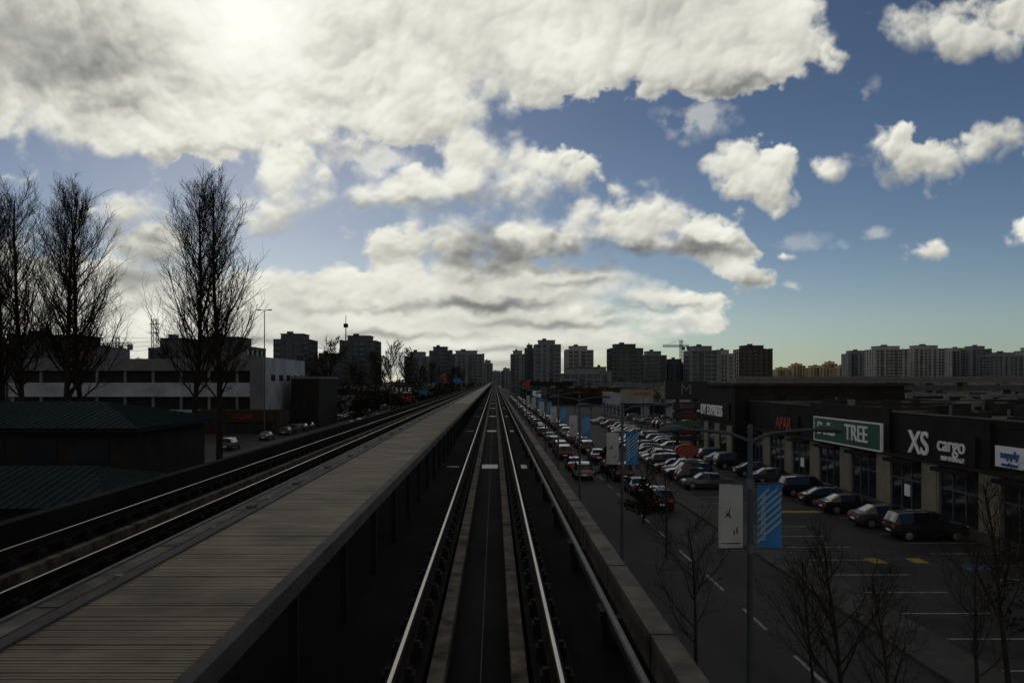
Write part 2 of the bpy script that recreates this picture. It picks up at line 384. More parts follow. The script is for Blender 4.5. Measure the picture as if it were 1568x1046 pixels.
# ---------------------------------------------------------------- cars
def car_mesh(kind,col):
    P='car_'+col; b=MB()
    if kind=='sedan':
        st=[(-2.28,.42,.62,.64,.78,.6),(-2.2,.28,.86,.93,.86,.72),(-1.72,.24,.93,1.02,.9,.74),(-1.05,.24,.95,1.38,.9,.62),(-.15,.24,.95,1.44,.91,.62),(-.05,.24,.95,1.44,.91,.62),(.45,.24,.94,1.39,.91,.61),(1.1,.24,.92,.98,.9,.74),(1.95,.24,.78,.85,.87,.7),(2.22,.28,.66,.72,.8,.6),(2.3,.4,.5,.52,.7,.5)]
        g=(2,7)
    elif kind=='suv':
        st=[(-2.28,.5,.75,.78,.8,.68),(-2.22,.34,1.0,1.1,.9,.74),(-1.95,.3,1.05,1.62,.92,.68),(-1.1,.3,1.05,1.7,.93,.68),(-.1,.3,1.05,1.72,.93,.68),(0,.3,1.05,1.72,.93,.68),(.55,.3,1.04,1.66,.93,.67),(1.15,.3,1.02,1.1,.92,.76),(2.0,.3,.93,1.0,.89,.74),(2.26,.36,.8,.84,.82,.68),(2.33,.5,.6,.62,.75,.6)]
        g=(1,7)
    else:
        st=[(-2.05,.45,.7,.72,.78,.62),(-2.0,.3,.9,.98,.86,.7),(-1.6,.26,.95,1.42,.88,.62),(-.9,.26,.95,1.5,.88,.63),(-.1,.26,.95,1.52,.88,.63),(0,.26,.95,1.52,.88,.63),(.5,.26,.94,1.45,.88,.62),(1.2,.26,.92,.99,.87,.72),(1.8,.26,.8,.87,.84,.7),(2.05,.3,.68,.72,.78,.6),(2.1,.42,.52,.54,.7,.5)]
        g=(1,7)
    def ring(s):
        y,zb,zt,ztop,w,wt=s
        return [(0,zb),(w*.9,zb),(w,zb+(zt-zb)*.45),(w*.97,zt),(wt,ztop),(wt*.6,ztop+.03),(0,ztop+.04)]
    rings=[ring(s) for s in st]
    for sx in (-1,1):
        for i in range(len(st)-1):
            A,B=rings[i],rings[i+1]
            for j in range(6):
                pts=[(sx*A[j][0],st[i][0],A[j][1]),(sx*B[j][0],st[i+1][0],B[j][1]),(sx*B[j+1][0],st[i+1][0],B[j+1][1]),(sx*A[j+1][0],st[i][0],A[j+1][1])]
                if sx<0: pts=pts[::-1]
                k=P
                if g[0]<=i<g[1]:
                    if j==3 and i!=4: k='car_glass'
                    if j>=4 and abs(st[i][3]-st[i+1][3])>.25: k='car_glass'
                if j==0: k='tyre'
                b.face(pts,k)
    for idx in (0,-1):
        A=rings[idx]; y=st[idx][0]
        b.face([(p[0],y,p[1]) for p in A]+[(-p[0],y,p[1]) for p in A[1:-1][::-1]],P)
    L0,L1=st[0][0],st[-1][0]; wy=(L0+.85,L1-.88)
    for y in wy:
        for sx in (-1,1):
            xw=sx*st[3][4]
            b.tube([(xw-sx*.2,y,.33),(xw+sx*.012,y,.33)],[.37,.37],20,'tyre',cap=True)
            b.tube([(xw+sx*.012,y,.33),(xw+sx*.02,y,.33)],[.22,.19],12,'hub',cap=True)
    zf=st[-3][2]
    for sx in (-1,1):
        x0,x1=sorted((sx*.48,sx*.78))
        b.box(x0,x1,L1-.17,L1-.045,zf-.17,zf-.04,'headlight')
        zt=st[1][2]
        b.box(x0,x1,L0+.0,L0+.1,zt-.2,zt-.06,'taillight')
        x0,x1=sorted((sx*.86,sx*1.04)); b.box(x0,x1,.85,1.0,.93,1.06,P)
    b.box(-.4,.4,L1-.06,L1+.012,.44,.58,'tyre')
    b.box(-.8,.8,L1-.04,L1+.008,.3,.38,'tyre')
    b.box(-.26,.26,L0-.012,L0+.02,.52,.64,'sign_white')
    return b.mesh('car_'+kind,smooth=38)
kinds=['sedan','suv','hatch']; CM={}
for k in kinds:
    for c in carcols: CM[(k,c)]=car_mesh(k,c)
cw=['silver','white','black','grey','black','grey','silver','black','grey','black','grey','blue','silver','black','red']
def car(x,y,rz,kind=None,col=None,name='parked_car'):
    kind=kind or random.choice(kinds); col=col or random.choice(cw)
    s=random.uniform(.96,1.05)
    return inst(name,CM[(kind,col)],(x,y,0.006),rz,(s,s,s))
for D,c,k,x in ((50.5,'black','suv',27.3),(54.8,'grey','sedan',27),(60.5,'black','sedan',27),(64.3,'black','sedan',27),(69.5,'black','suv',27.2),(78,'grey','sedan',27.4),(83.5,'black','sedan',27.5),(91,'black','suv',27.5),(96,'silver','sedan',27.6),(100,'grey','hatch',27.6)):
    car(x,D,-math.pi/2+random.uniform(-.05,.05),k,c)
cols=['grey','black','black','white','red','black','grey','silver','white','black','black','grey','silver','black','white','grey','black','blue']
for i,c in enumerate(cols): car(19.6+random.uniform(-.25,.25)+i*.1,74+i*3.4+random.uniform(-.2,.2),math.pi/2+random.uniform(-.06,.06)+(math.pi if i%4==1 else 0),None,c)
for i in range(26):
    if random.random()<.6: car(25+random.uniform(-.3,.3),112+i*3.1,math.pi/2+random.uniform(-.06,.06))
    if random.random()<.35: car(36,132+i*3.1,-math.pi/2+random.uniform(-.06,.06))
    if random.random()<.35: car(42,132+i*3.1,-math.pi/2+random.uniform(-.06,.06))
    if random.random()<.3: car(56,132+i*3.1,-math.pi/2)
y=66
while y<420:
    car(9.0+random.uniform(-.2,.2),y+random.uniform(0,3)+14,random.uniform(-.02,.02),name='car'); y+=random.uniform(7.5,13)
y=62
while y<420:
    car(12.8+random.uniform(-.2,.2),y+random.uniform(0,2),random.uniform(-.02,.02),name='car',col='black' if y<66 else None,kind='suv' if y<66 else None); y+=random.uniform(7,12)
for i in range(26): car(4.6,150+i*7.6+random.uniform(0,1),0)
for i in range(12):
    if random.random()<.4: car(-45-i*3,150,random.choice((0,math.pi)),col=random.choice(('black','grey')))
for i in range(30):
    if random.random()<.5: car(-38.5,116+i*6.3,0,col=random.choice(('black','grey','grey','black')))
    if random.random()<.4: car(-30,170+i*9,0,name='car',col=random.choice(('black','grey','silver')))

# ---------------------------------------------------------------- street lamps with banners
def lamp_mesh():
    b=MB()
    b.tube([(0,0,0),(0,0,.5)],[.16,.15],10,'lamp_grey',cap=True)
    b.tube([(0,0,.5),(0,0,8.95)],[.095,.06],10,'lamp_grey',cap=True)
    for sx in (-1,1):
        b.tube([(0,0,8.55),(sx*.5,0,8.75),(sx*1.3,0,8.83),(sx*1.6,0,8.83)],[.045,.04,.035,.03],8,'lamp_grey')
        b.tube([(sx*1.45,0,8.83),(sx*1.7,0,8.86),(sx*2.0,0,8.84),(sx*2.2,0,8.8)],[.03,.09,.09,.04],10,'lamp_grey',cap=True)
        for z in (7.55,6.0): b.tube([(0,0,z),(sx*.78,0,z)],[.022,.018],6,'lamp_grey')
    b.tube([(0,0,7.42),(0,0,7.66)],[.1,.1],10,'galv'); b.tube([(0,0,5.9),(0,0,6.12)],[.1,.1],10,'galv')
    return b.mesh('street_lamp',smooth=40)
LM=lamp_mesh()
def banner(k,sgn,seed):
    b=MB(); rnd=random.Random(seed); n=8
    def pt(s,t,off=0):
        x=sgn*(.17+.58*s); zz=6.02+1.52*t
        y=.05*math.sin(t*3.1+seed)*s+.03*math.sin(s*5+seed)-off
        return (x,y,zz)
    for i in range(n):
        for j in range(n):
            b.face([pt(i/n,j/n),pt((i+1)/n,j/n),pt((i+1)/n,(j+1)/n),pt(i/n,(j+1)/n)],k)
    def patch(poly,kk):
        b.face([pt(s,t,.008) for s,t in poly],kk)
    if k=='banner_blue':
        for q in range(7):
            t0=.28+q*.11
            for c in range(6):
                s0,s1=c/6,(c+1)/6
                f=lambda s:t0-.22+.35*s
                if f(s1)+.05<.97 and f(s0)>.04 : patch([(s0,f(s0)),(s1,f(s1)),(s1,f(s1)+.05),(s0,f(s0)+.05)],'banner_light')
    else:
        patch([(.45,.45),(.6,.5),(.55,.53)],'sign_dark'); patch([(.6,.5),(.8,.47),(.62,.53)],'sign_dark')
        patch([(.55,.52),(.5,.66),(.62,.52)],'sign_dark'); patch([(.6,.51),(.7,.58),(.66,.5)],'sign_dark')
        patch([(.2,.22),(.26,.22),(.25,.32),(.21,.32)],'sign_dark'); patch([(.32,.2),(.37,.2),(.36,.27),(.33,.27)],'sign_dark')
        patch([(.1,.06),(.9,.06),(.9,.075),(.1,.075)],'sign_dark')
    return b
for i in range(16):
    D=19+19*i; x=6.1
    o=inst('street_lamp',LM,(x,D,0))
    if i<7:
        banner('banner_white',-1,i*1.3+.5).build('banner_white',parent=o)
        banner('banner_blue',1,i*1.7).build('banner_blue',parent=o)
        if i<2:
            text('Lansdowne',.24,(.27,-.07,6.75),(math.pi/2,-math.pi/2,0),'banner_white',parent=o,ext=.003)
def simple_lamp(x,y,h,name='light_pole',arm=1.6):
    b=MB(); b.tube([(0,0,0),(0,0,h)],[.14,.07],8,'lamp_grey',cap=True)
    for s in (-1,1):
        b.tube([(0,0,h),(s*arm,0,h+.15)],[.05,.04],6,'lamp_grey')
        b.box(min(s*arm,s*(arm+.7)),max(s*arm,s*(arm+.7)),-.18,.18,h+.05,h+.22,'lamp_grey')
    return b.build(name,(x,y,0))
simple_lamp(X(405,140),140,Z(476,140),arm=.6)
for x,y,h in ((30,140,9),(48,150,9),(40,200,9.5),(25,180,9.5),(60,240,10),(85,260,10),(-60,190,9),(-30,230,10),(-31,290,10),(-31,350,10),(18,240,9.5),(70,180,9.5)): simple_lamp(x,y,h)

# ---------------------------------------------------------------- trees (bare)
def grow(b,rnd,p,d,L,r,lev,cfg,k):
    c=cfg[lev]; n=c['seg']; pts=[p.copy()]; rs=[r]; dd=d.copy()
    for i in range(n):
        dd=(dd+Vector((rnd.gauss(0,c['j']),rnd.gauss(0,c['j']),rnd.gauss(0,c['j'])))+Vector((0,0,c['up']))).normalized()
        pts.append(pts[-1]+dd*(L/n)); rs.append(r*(1-.8*(i+1)/n))
    rs=[max(q,c['rmin']) for q in rs]
    b.tube(pts,rs,c['sides'],k)
    if lev+1<len(cfg):
        nx=cfg[lev+1]
        for q in range(nx['n']):
            t=nx['t0']+(nx['t1']-nx['t0'])*((q+rnd.random())/nx['n'])
            fi=t*n; i=min(int(fi),n-1); pos=pts[i].lerp(pts[i+1],fi-i); seg=(pts[i+1]-pts[i]).normalized()
            a=seg.orthogonal().normalized(); a.rotate(Matrix.Rotation(rnd.random()*6.283,3,seg))
            ang=math.radians(rnd.uniform(*nx['ang'])); nd=seg*math.cos(ang)+a*math.sin(ang)
            LL=nx['L'](L,t)*rnd.uniform(.65,1.2)
            grow(b,rnd,pos,nd,LL,max(rs[i]*nx.get('rr',.5),nx['rmin']),lev+1,cfg,k)
def poplar(seed,H):
    b=MB(); rnd=random.Random(seed)
    cfg=[dict(seg=14,j=.018,up=.05,sides=8,rmin=.05),
         dict(n=56,t0=.22,t1=.97,ang=(28,54),L=lambda L,t:L*(.31*(1-t)**.55+.06),seg=7,j=.08,up=.17,sides=4,rmin=.028,rr=.40),
         dict(n=12,t0=.12,t1=.98,ang=(22,48),L=lambda L,t:L*.36*(1-.4*t)+.4,seg=4,j=.1,up=.14,sides=3,rmin=.017,rr=.5),
         dict(n=6,t0=.15,t1=.98,ang=(20,45),L=lambda L,t:L*.45+.3,seg=2,j=.12,up=.12,sides=3,rmin=.011,rr=.6)]
    grow(b,rnd,Vector((0,0,-.1)),Vector((0,0,1)),H,.38,0,cfg,'bark')
    return b.mesh('poplar_tree')
PM=[poplar(3,34),poplar(11,34),poplar(29,33)]
for px,D,i,s,rz in ((296,104,0,.99,0),(336,100,1,.98,2),(36,100,1,.96,1),(8,104,2,.93,0),(98,100,2,1.0,3),(124,106,0,.96,4),(-40,100,0,.95,2)):
    inst('poplar_tree',PM[i],(X(px,D),D,0),rz,(s*1.12,s*1.12,s))
def bush_tree(seed,H,spread=1.0,k='bark',n1=16,rt=.012):
    b=MB(); rnd=random.Random(seed)
    cfg=[dict(seg=7,j=.04,up=.05,sides=7,rmin=.02),
         dict(n=n1,t0=.25,t1=.98,ang=(30*spread,60*spread),L=lambda L,t:L*(.5*(1-t)+.16),seg=6,j=.09,up=.10,sides=4,rmin=rt*1.3,rr=.5),
         dict(n=8,t0=.15,t1=.98,ang=(22,50),L=lambda L,t:L*.5*(1-.4*t),seg=4,j=.1,up=.06,sides=3,rmin=rt,rr=.5),
         dict(n=4,t0=.2,t1=1,ang=(20,50),L=lambda L,t:L*.5,seg=2,j=.1,up=.04,sides=3,rmin=rt*.7,rr=.6)]
    grow(b,rnd,Vector((0,0,-.05)),Vector((0,0,1)),H,H*.014,0,cfg,k)
    return b.mesh('bare_tree')
BT=[bush_tree(5,5.6,1.0,'bark_light',16,.007),bush_tree(8,5.8,.9,'bark_light',20,.006)]
for px,D,i,s in ((1065,26,0,.95),(1300,21,1,1.0),(1250,24,0,.8),(1020,45,0,.95),(985,62,1,.9),(1375,20,1,.85),(975,90,0,1),(1545,26,1,1.15),(1500,23,0,.9),(1590,25,1,1.1)):
    inst('bare_street_tree',BT[i],(X(px,D),D,0),D,(s,s,s))
BG=[bush_tree(21,15,.9,'bark',22,.045),bush_tree(22,14,1.0,'bark',22,.045)]
for px,D,s in ((505,230,1.45),(598,240,1.4),(580,260,1.2),(620,280,1.3),(150,190,1.15),(255,210,1.2),(225,200,1.0),(470,210,1.05),(545,250,1.0),(660,330,1.1),(690,380,1.0),(640,250,.9),(705,420,1.1),(1010,180,.5),(880,230,.5),(905,210,.5),(860,300,.6)):
    inst('bare_tree',random.choice(BG),(X(px,D),D,0),px,(s,s,s))
def leafblob(b,rnd,c,rx,ry,rz,n,size,k1='leaf_dark',k2='leaf_mid'):
    for _ in range(n):
        u=Vector((rnd.gauss(0,1),rnd.gauss(0,1),rnd.gauss(0,1))).normalized()*(rnd.random()**.4)
        p=Vector(c)+Vector((u.x*rx,u.y*ry,u.z*rz))
        a=Vector((rnd.gauss(0,1),rnd.gauss(0,1),rnd.gauss(0,1))).normalized(); t=a.orthogonal().normalized(); w=a.cross(t)
        s=size*rnd.uniform(.5,1.3)
        b.face([p-t*s,p+w*s*.6,p+t*s,p-w*s*.6],k1 if rnd.random()<.65 else k2)
rnd=random.Random(4)
b=MB()
for i in range(150):
    y=10+i*1.25; 
    leafblob(b,rnd,(rnd.uniform(3.9,5.9),y,rnd.uniform(.3,.7)),.8,.9,rnd.uniform(.4,.9),110 if y<60 else 40,.09 if y<60 else .16)
b.build('hedge')
def evergreen(name,x,y,H,R,seed,n=60,leaf=.12):
    b=MB(); r=random.Random(seed)
    b.tube([(0,0,0),(0.1,0,H*.4),(0,.1,H*.9)],[H*.02+.03,H*.015+.02,.02],7,'bark')
    for _ in range(n):
        t=r.uniform(.15,1); rr=R*math.sin(math.pi*min(1,(t*.85+.15)))**.7
        a=r.random()*6.283; q=r.random()**.5*rr
        c=(q*math.cos(a),q*math.sin(a),H*t)
        b.tube([(0,0,H*t*.7),c],[.03,.01],3,'bark')
        leafblob(b,r,c,R*.28,R*.28,R*.2,40,leaf)
    return b.build(name,(x,y,0))
evergreen('evergreen_tree',X(1600,30),30,5.4,1.9,1,50,.08)
evergreen('evergreen_tree',X(985,56),56,3.0,1.5,3,30,.1)
evergreen('evergreen_tree',X(930,80),80,3.2,1.5,5,30,.12)
b=MB()
for i in range(800):
    D=rnd.uniform(500,1500); px=rnd.uniform(-60,1700)
    if 690<px<850: continue
    h=rnd.uniform(7,12.5); x=X(px,D)
    leafblob(b,rnd,(x,D,h*.5),h*.5,h*.5,h*.5,26,1.5)
b.build('distant_tree_row')
b=MB()
for i in range(120):
    D=rnd.uniform(190,420); px=rnd.uniform(470,725); 
    h=rnd.uniform(5,10+ (D-190)*.01)
    leafblob(b,rnd,(X(px,D),D,h*.5),h*.4,h*.4,h*.5,90,.55)
b.build('evergreen_tree_row')

# ---------------------------------------------------------------- towers
def tower(px0,px1,top,D,body='tower_conc',depth=22,pent=True,name='apartment_tower',seed=0):
    r=random.Random(int(px0)+seed); x0,x1=X(px0,D),X(px1,D); H=Z(top,D); b=MB(); w=x1-x0
    H2=H-(3.2 if pent else 0)
    b.box(x0,x1,D,D+depth,0,H2,'glass_b')
    nf=max(2,int(H2/3.0)); fh=H2/nf
    for i in range(1,nf+1):
        b.box(x0-.5,x1+.5,D-.5,D+depth+.5,i*fh-.75,i*fh+.15,body)
    nb=max(3,int(w/4.5)); 
    for i in range(nb+1):
        cx=x0+w*i/nb; ww=r.choice((.3,.5,1.1,1.6))
        b.box(cx-ww,cx+ww,D-.42-(.4 if ww>1 else 0),D-.002,0,H2+(.5 if ww>1 else .1),body)
    for i in range(5):
        cy=D+depth*i/4
        for sx in (x0-.42,x1+.002): b.box(sx,sx+.42,cy-.5,cy+.5,0,H2+.1,body)
    for i in range(1,nf):
        for q in range(nb):
            if (q*7+int(px0))%3==0:
                cx=x0+w*(q+.5)/nb; b.box(cx-w/nb*.33,cx+w/nb*.33,D-1.6,D-.5,i*fh-.15,i*fh+.02,body); b.box(cx-w/nb*.33,cx+w/nb*.33,D-1.62,D-1.56,i*fh+.02,i*fh+.95,'glass_b')
    if pent:
        b.box(x0+w*.15,x1-w*.2,D+3,D+depth-3,H2+.15,H,body); b.box(x0+w*.3,x0+w*.45,D+5,D+9,H,H+1.6,'tower_dark')
        b.box(x0+w*.12,x1-w*.17,D+2.6,D+depth-2.6,H,H+.25,'tower_dark')
    return b.build(name)
T=[(230,290,518,260,'tower_dark'),(290,376,516,270,'tower_dark'),(-20,138,513,240,'tower_dark'),
(420,472,511,450,'tower_dark'),(523,575,514,500,'tower_dark'),(622,655,539,520,'tower_conc'),(658,690,531,640,'tower_dark'),(690,740,537,760,'tower_conc'),(480,520,541,460,'tower_dark'),
(783,804,537,720,'tower_conc'),(820,858,521,600,'tower_conc'),(806,818,528,640,'tower_dark'),(868,908,530,640,'tower_light'),(936,984,527,620,'tower_dark'),(988,1020,538,640,'tower_conc'),(1024,1050,550,640,'tower_dark'),(1058,1100,530,600,'tower_conc'),(1102,1122,536,620,'tower_light'),(1135,1180,529,700,'tower_brown'),
(1302,1334,537,900,'tower_conc'),(1340,1390,530,800,'tower_light'),(1400,1448,529,820,'tower_light'),(1458,1484,533,900,'tower_light'),(1488,1516,530,880,'tower_conc'),(1522,1566,540,760,'tower_conc'),(1575,1620,532,800,'tower_light')]
for t in T: tower(*t)
for px,wd,top,D in ((1190,22,563,1300),(1215,18,557,1300),(1240,30,560,1250),(1268,14,554,1250),(1284,16,560,1200),(862,70,564,500),(910,24,562,560),(740,14,552,900),(752,18,568,1650),(768,16,564,1100),(725,24,560,1000)):
    tower(px,px+wd,top,D,'tower_tan' if 1180<px<1300 else 'tower_conc',name='midrise_building')
def lowblock(x0,x1,y0,y1,h,wall,roof='roof_grey',name='low_commercial_building'):
    b=MB(); r=random.Random(int(x0*3+y0)); b.box(x0,x1,y0,y1,0,h,wall,top=roof)
    t=.35
    b.box(x0-.1,x1+.1,y0-.12,y0+t,h,h+.6,wall); b.box(x0-.1,x1+.1,y1-t,y1+.12,h,h+.6,wall)
    b.box(x0-.12,x0+t,y0+t,y1-t,h,h+.6,wall); b.box(x1-t,x1+.12,y0+t,y1-t,h,h+.6,wall)
    n=max(2,int((x1-x0)/6))
    for i in range(n):
        xa=x0+(x1-x0)*(i+.15)/n; xb=x0+(x1-x0)*(i+.8)/n; b.box(xa,xb,y0-.06,y0-.003,.3,min(3.2,h-1.6),'glass')
    n=max(2,int((y1-y0)/6))
    for i in range(n):
        ya=y0+(y1-y0)*(i+.15)/n; yb=y0+(y1-y0)*(i+.8)/n; b.box(x0-.06,x0-.003,ya,yb,.3,min(3.2,h-1.6),'glass')
    b.box(x0-.25,x1+.2,y0-1.2,y0-.13,min(3.6,h-1.2),min(3.9,h-.9),'dark_wall')
    for i in range(int((x1-x0)*(y1-y0)/110)+2):
        cx=r.uniform(x0+2,x1-4); cy=r.uniform(y0+2,y1-4); s=r.uniform(.8,2)
        b.box(cx,cx+s*1.6,cy,cy+s,h+.002,h+r.uniform(.7,1.5),'hvac' if r.random()<.6 else 'roof_dark')
    return b.build(name)
for a in ((34,75,215,250,6,'white_wall'),(48,110,262,300,6.5,'grey_wall'),(22,60,330,380,6.5,'brown_wall'),(80,150,330+20,385,7,'cream'),(120,190,200,260,6,'grey_wall'),(200,300,220,300,6.5,'brown_wall'),(170,240,345,385,7.5,'grey_wall'),(260,380,350,400,7,'white_wall'),
 (60,100,450,500,8,'grey_wall'),(120,200,460,520,8,'brown_wall'),(230,330,470,520,8,'cream'),(15,45,455,520,9,'dark_wall'),(350,520,470,560,8,'grey_wall'),(90,118,160,200,5.5,'dark_wall'),(60,86,128,150,5.2,'cream'),
 (-80,-42,275,320,6,'brown_wall'),(-70,-40,350,400,7,'cream'),(-160,-90,300,360,7,'grey_wall'),(-60,-36,420,480,8,'white_wall'),(-100,-62,128,146,4.6,'brown_wall'),(-60,-42,218,240,5,'grey_wall')):
    lowblock(*a)
b=MB()
b.box(100,420,330,338,9.3,10.8,'hvac'); b.box(100,420,329.7,329.9,10.6,11.7,'hvac')
for i in range(11): b.box(105+i*30,107+i*30,332,336,0,9.3,'concrete')
b.build('viaduct')

# ---------------------------------------------------------------- strip mall
b=MB()
XF=32.0; y0,y1=34,100; h=7.0
b.box(XF,150,y0,y1,0,h,'dark_wall',top='roof_grey')
b.box(XF-.05,XF+.4,y0,y1,h,h+.45,'dark_wall'); b.box(XF-.12,XF+.5,y0,y1,h+.45,h+.55,'roof_grey')
b.box(XF+.4,150,y1-.5,y1,h,h+.5,'roof_grey')
y=36.0; i=0
while y<98:
    b.box(XF-.22,XF-.003,y,y+2.3,0,4.0,'cream')
    if i%2: b.box(XF-.26,XF-.22,y+.25,y+2.05,.5,3.7,'cream')
    b.box(XF-.05,XF-.003,y+2.35,y+6.9,0.1,3.6,'glass')
    for q in range(4): b.box(XF-.12,XF-.052,y+2.35+q*1.5,y+2.43+q*1.5,.1,3.6,'galv')
    b.box(XF-.12,XF-.052,y+2.43,y+6.9,2.35,2.45,'galv')
    if i%3==0: b.box(XF-.1,XF-.052,y+4.2,y+5.0,1.1,2.0,'sign_white')
    b.box(XF-.9,XF-.003,y+2.35,y+6.9,3.62,3.9,'steel_dark')
    y+=7.0; i+=1
b.box(XF-.4,XF-.003,y0,y1,4.0,4.25,'brown_wall')
b.box(XF-.3,XF-.003,64,80,4.25,h+.8,'dark_wall'); b.box(XF-.3,XF-.003,51,62,4.25,h+.3,'dark_wall')
b.box(30.5,52,101,124,0,9.3,'dark_wall',top='roof_dark'); b.box(30.2,52.3,100.7,124.3,9.3,9.7,'brown_wall')
for q in range(4):
    b.box(30.3,30.497,102+q*5.6,104+q*5.6,0,4.2,'cream'); b.box(30.44,30.497,104.2+q*5.6,107+q*5.6,.1,3.5,'glass')
for q in range(3): b.box(32+q*5,35.5+q*5,100.93,100.997,5,8,'glass')
r=random.Random(9)
for i in range(150):
    cx=r.uniform(XF+3,125); cy=r.uniform(y0+4,y1-3); s=r.uniform(.5,1.6)
    b.box(cx,cx+s*1.5,cy,cy+s,h+.002,h+r.uniform(.4,1.2),'hvac' if r.random()<.45 else 'roof_dark')
    if r.random()<.4: b.tube([(cx-1,cy,h),(cx-1,cy,h+r.uniform(.6,1.4))],[.12,.12],6,'galv',cap=True)
for i in range(5): b.box(XF+3,140,y0+8+i*13,y0+8.3+i*13,h+.002,h+.35,'roof_dark')
b.build('strip_mall')
def sign(board,y0,y1,z0,z1,txt,size,k='sign_white',name='store_sign',border=None,x=XF-.32,bold=.02,sx=1):
    b=MB()
    b.box(x-.18,x,y0,y1,z0,z1,board)
    if border:
        for a in ((y0,y1,z0-.12,z0),(y0,y1,z1,z1+.12),(y0-.12,y0,z0-.12,z1+.12),(y1,y1+.12,z0-.12,z1+.12)): b.box(x-.22,x+.0,*a,border)
    o=b.build(name)
    lines=txt if isinstance(txt,list) else [(txt,size,0,0)]
    for t,s,dy,dz in lines:
        text(t,s,(x-.24,(y0+y1)/2-dy,(z0+z1)/2+dz-.05),R_W,k,parent=o,bold=bold if s>1.5 else 0,sx=sx)
    return o
sign('dark_wall',52.2,60.8,4.26,6.3,[('XS',2.4,-2.6,.1),('cargo',1.5,1.6,.3),('SELF STORAGE',.42,1.8,-.65)],1,bold=.03)
sign('sign_green',65,78.4,4.3,6.4,[('Dollar',1.7,-3.7,.1),('TREE',2.0,2.4,.05)],1,border='sign_white',bold=.0)
sign('dark_wall',83.5,91.5,4.4,6.2,'APAR',1.9,k='sign_red',x=XF-.02,bold=.04)
sign('sign_white',47.6,50.6,4.6,5.9,[('supply',.7,0,.2),('warehouse',.35,0,-.4)],1,k='sign_blue',x=XF-.02,bold=0)
sign('dark_wall',103,122,4.8,7.0,'BODY EXPRESS',2.0,x=30.48,bold=.04)
D=90
b=MB(); b.box(19.3,24.0,D,D+.6,7.86,9.95,'sign_dark')
b.box(20.6,20.9,D+.1,D+.5,0,7.86,'steel_dark'); b.box(22.6,22.9,D+.1,D+.5,0,7.86,'steel_dark')
for z0,z1,k in ((6.7,7.6,'sign_dark'),(5.6,6.5,'sign_dark'),(4.8,5.5,'sign_green'),(3.9,4.7,'dark_wall'),(3.2,3.8,'sign_dark')):
    b.box(20.2,23.3,D,D+.5,z0,z1,k)
o=b.build('pylon_sign')
text('M',1.7,(21.65,D-.05,8.95),R_S,'hvac',parent=o,bold=0)
for z,t,k in ((7.15,'BODY','hvac'),(6.05,'EXPRESS','sign_red'),(5.15,'DOLLAR','hvac'),(4.3,'CARGO','sign_red')): text(t,.6,(21.75,D-.05,z-.05),R_S,k,parent=o)
b=MB(); xs=X(1052,85)
pts=[(xs+1.3*math.cos(t*.3927),85,2.6+.65*math.sin(t*.3927)) for t in range(16)]
b.face(pts,'sign_red'); b.face([(p[0],85.2,p[2]) for p in pts][::-1],'sign_red')
for i in range(16): 
    p,q=pts[i],pts[(i+1)%16]; b.face([q,p,(p[0],85.2,p[2]),(q[0],85.2,q[2])],'sign_white')
b.box(xs-.06,xs+.06,85.05,85.15,0,1.96,'steel_dark'); o=b.build('oval_sign')
text('OPEN',.7,(xs,84.95,2.55),R_S,'hvac',parent=o)

# ---------------------------------------------------------------- left buildings
b=MB(); D=160; xl,xr=X(20,D),X(405,D); yb=192; ht=14.4
b.box(xl,xr,D,yb,0,ht,'dark_wall',top='roof_grey')
for z0,z1 in ((12.0,14.4),(6.8,9.6),(2.8,4.2)): b.box(xl-.5,xr-.002,D-.8,D-.003,z0,z1,'grey_wall' if z0>10 else 'white_wall')
b.box(xr,xr+.5,D-.8,yb,0,ht+.3,'white_wall')
b.box(xr-2.6,xr,D-1.0,D-.802,0,ht+.3,'grey_wall')
for i in range(9): b.box(xl+i*(xr-xl)/9,xl+i*(xr-xl)/9+.5,D-.5,D-.004,0,12,'grey_wall')
for i in range(5): b.box(xr+.5,xr+.55,D+3+i*6,D+6+i*6,10,11.2,'glass')
b.box(xl+10,xl+18,D+5,D+12,ht,ht+2.4,'grey_wall'); b.box(xr-14,xr-8,D+8,D+14,ht,ht+1.8,'hvac')
b.build('parkade_building')
b=MB(); b.box(X(300,150),X(428,150),150,157,0,4.4,'brown_wall',top='roof_dark'); b.box(X(345,150),X(420,150),149.7,149.99,2.2,4.3,'brown_wall')
for i in range(4): b.box(X(350,150)+i*2.2,X(350,150)+i*2.2+1.5,149.9,149.997,.1,1.9,'glass')
o=b.build('corner_store'); text('STORE',1.2,(X(372,150),149.65,3.2),R_S,'sign_red',parent=o)
b=MB(); b.box(X(446,170),X(488,170),170,190,0,Z(583,170)+.4,'dark_wall',top='roof_dark'); b.box(X(446,170)-.2,X(488,170)+.2,169.8,190.2,Z(583,170)+.4,Z(583,170)+.9,'grey_wall')
for i in range(3): b.box(X(450,170)+i*1.8,X(450,170)+i*1.8+1,169.93,169.997,3,5,'glass')
b.build('office_building')
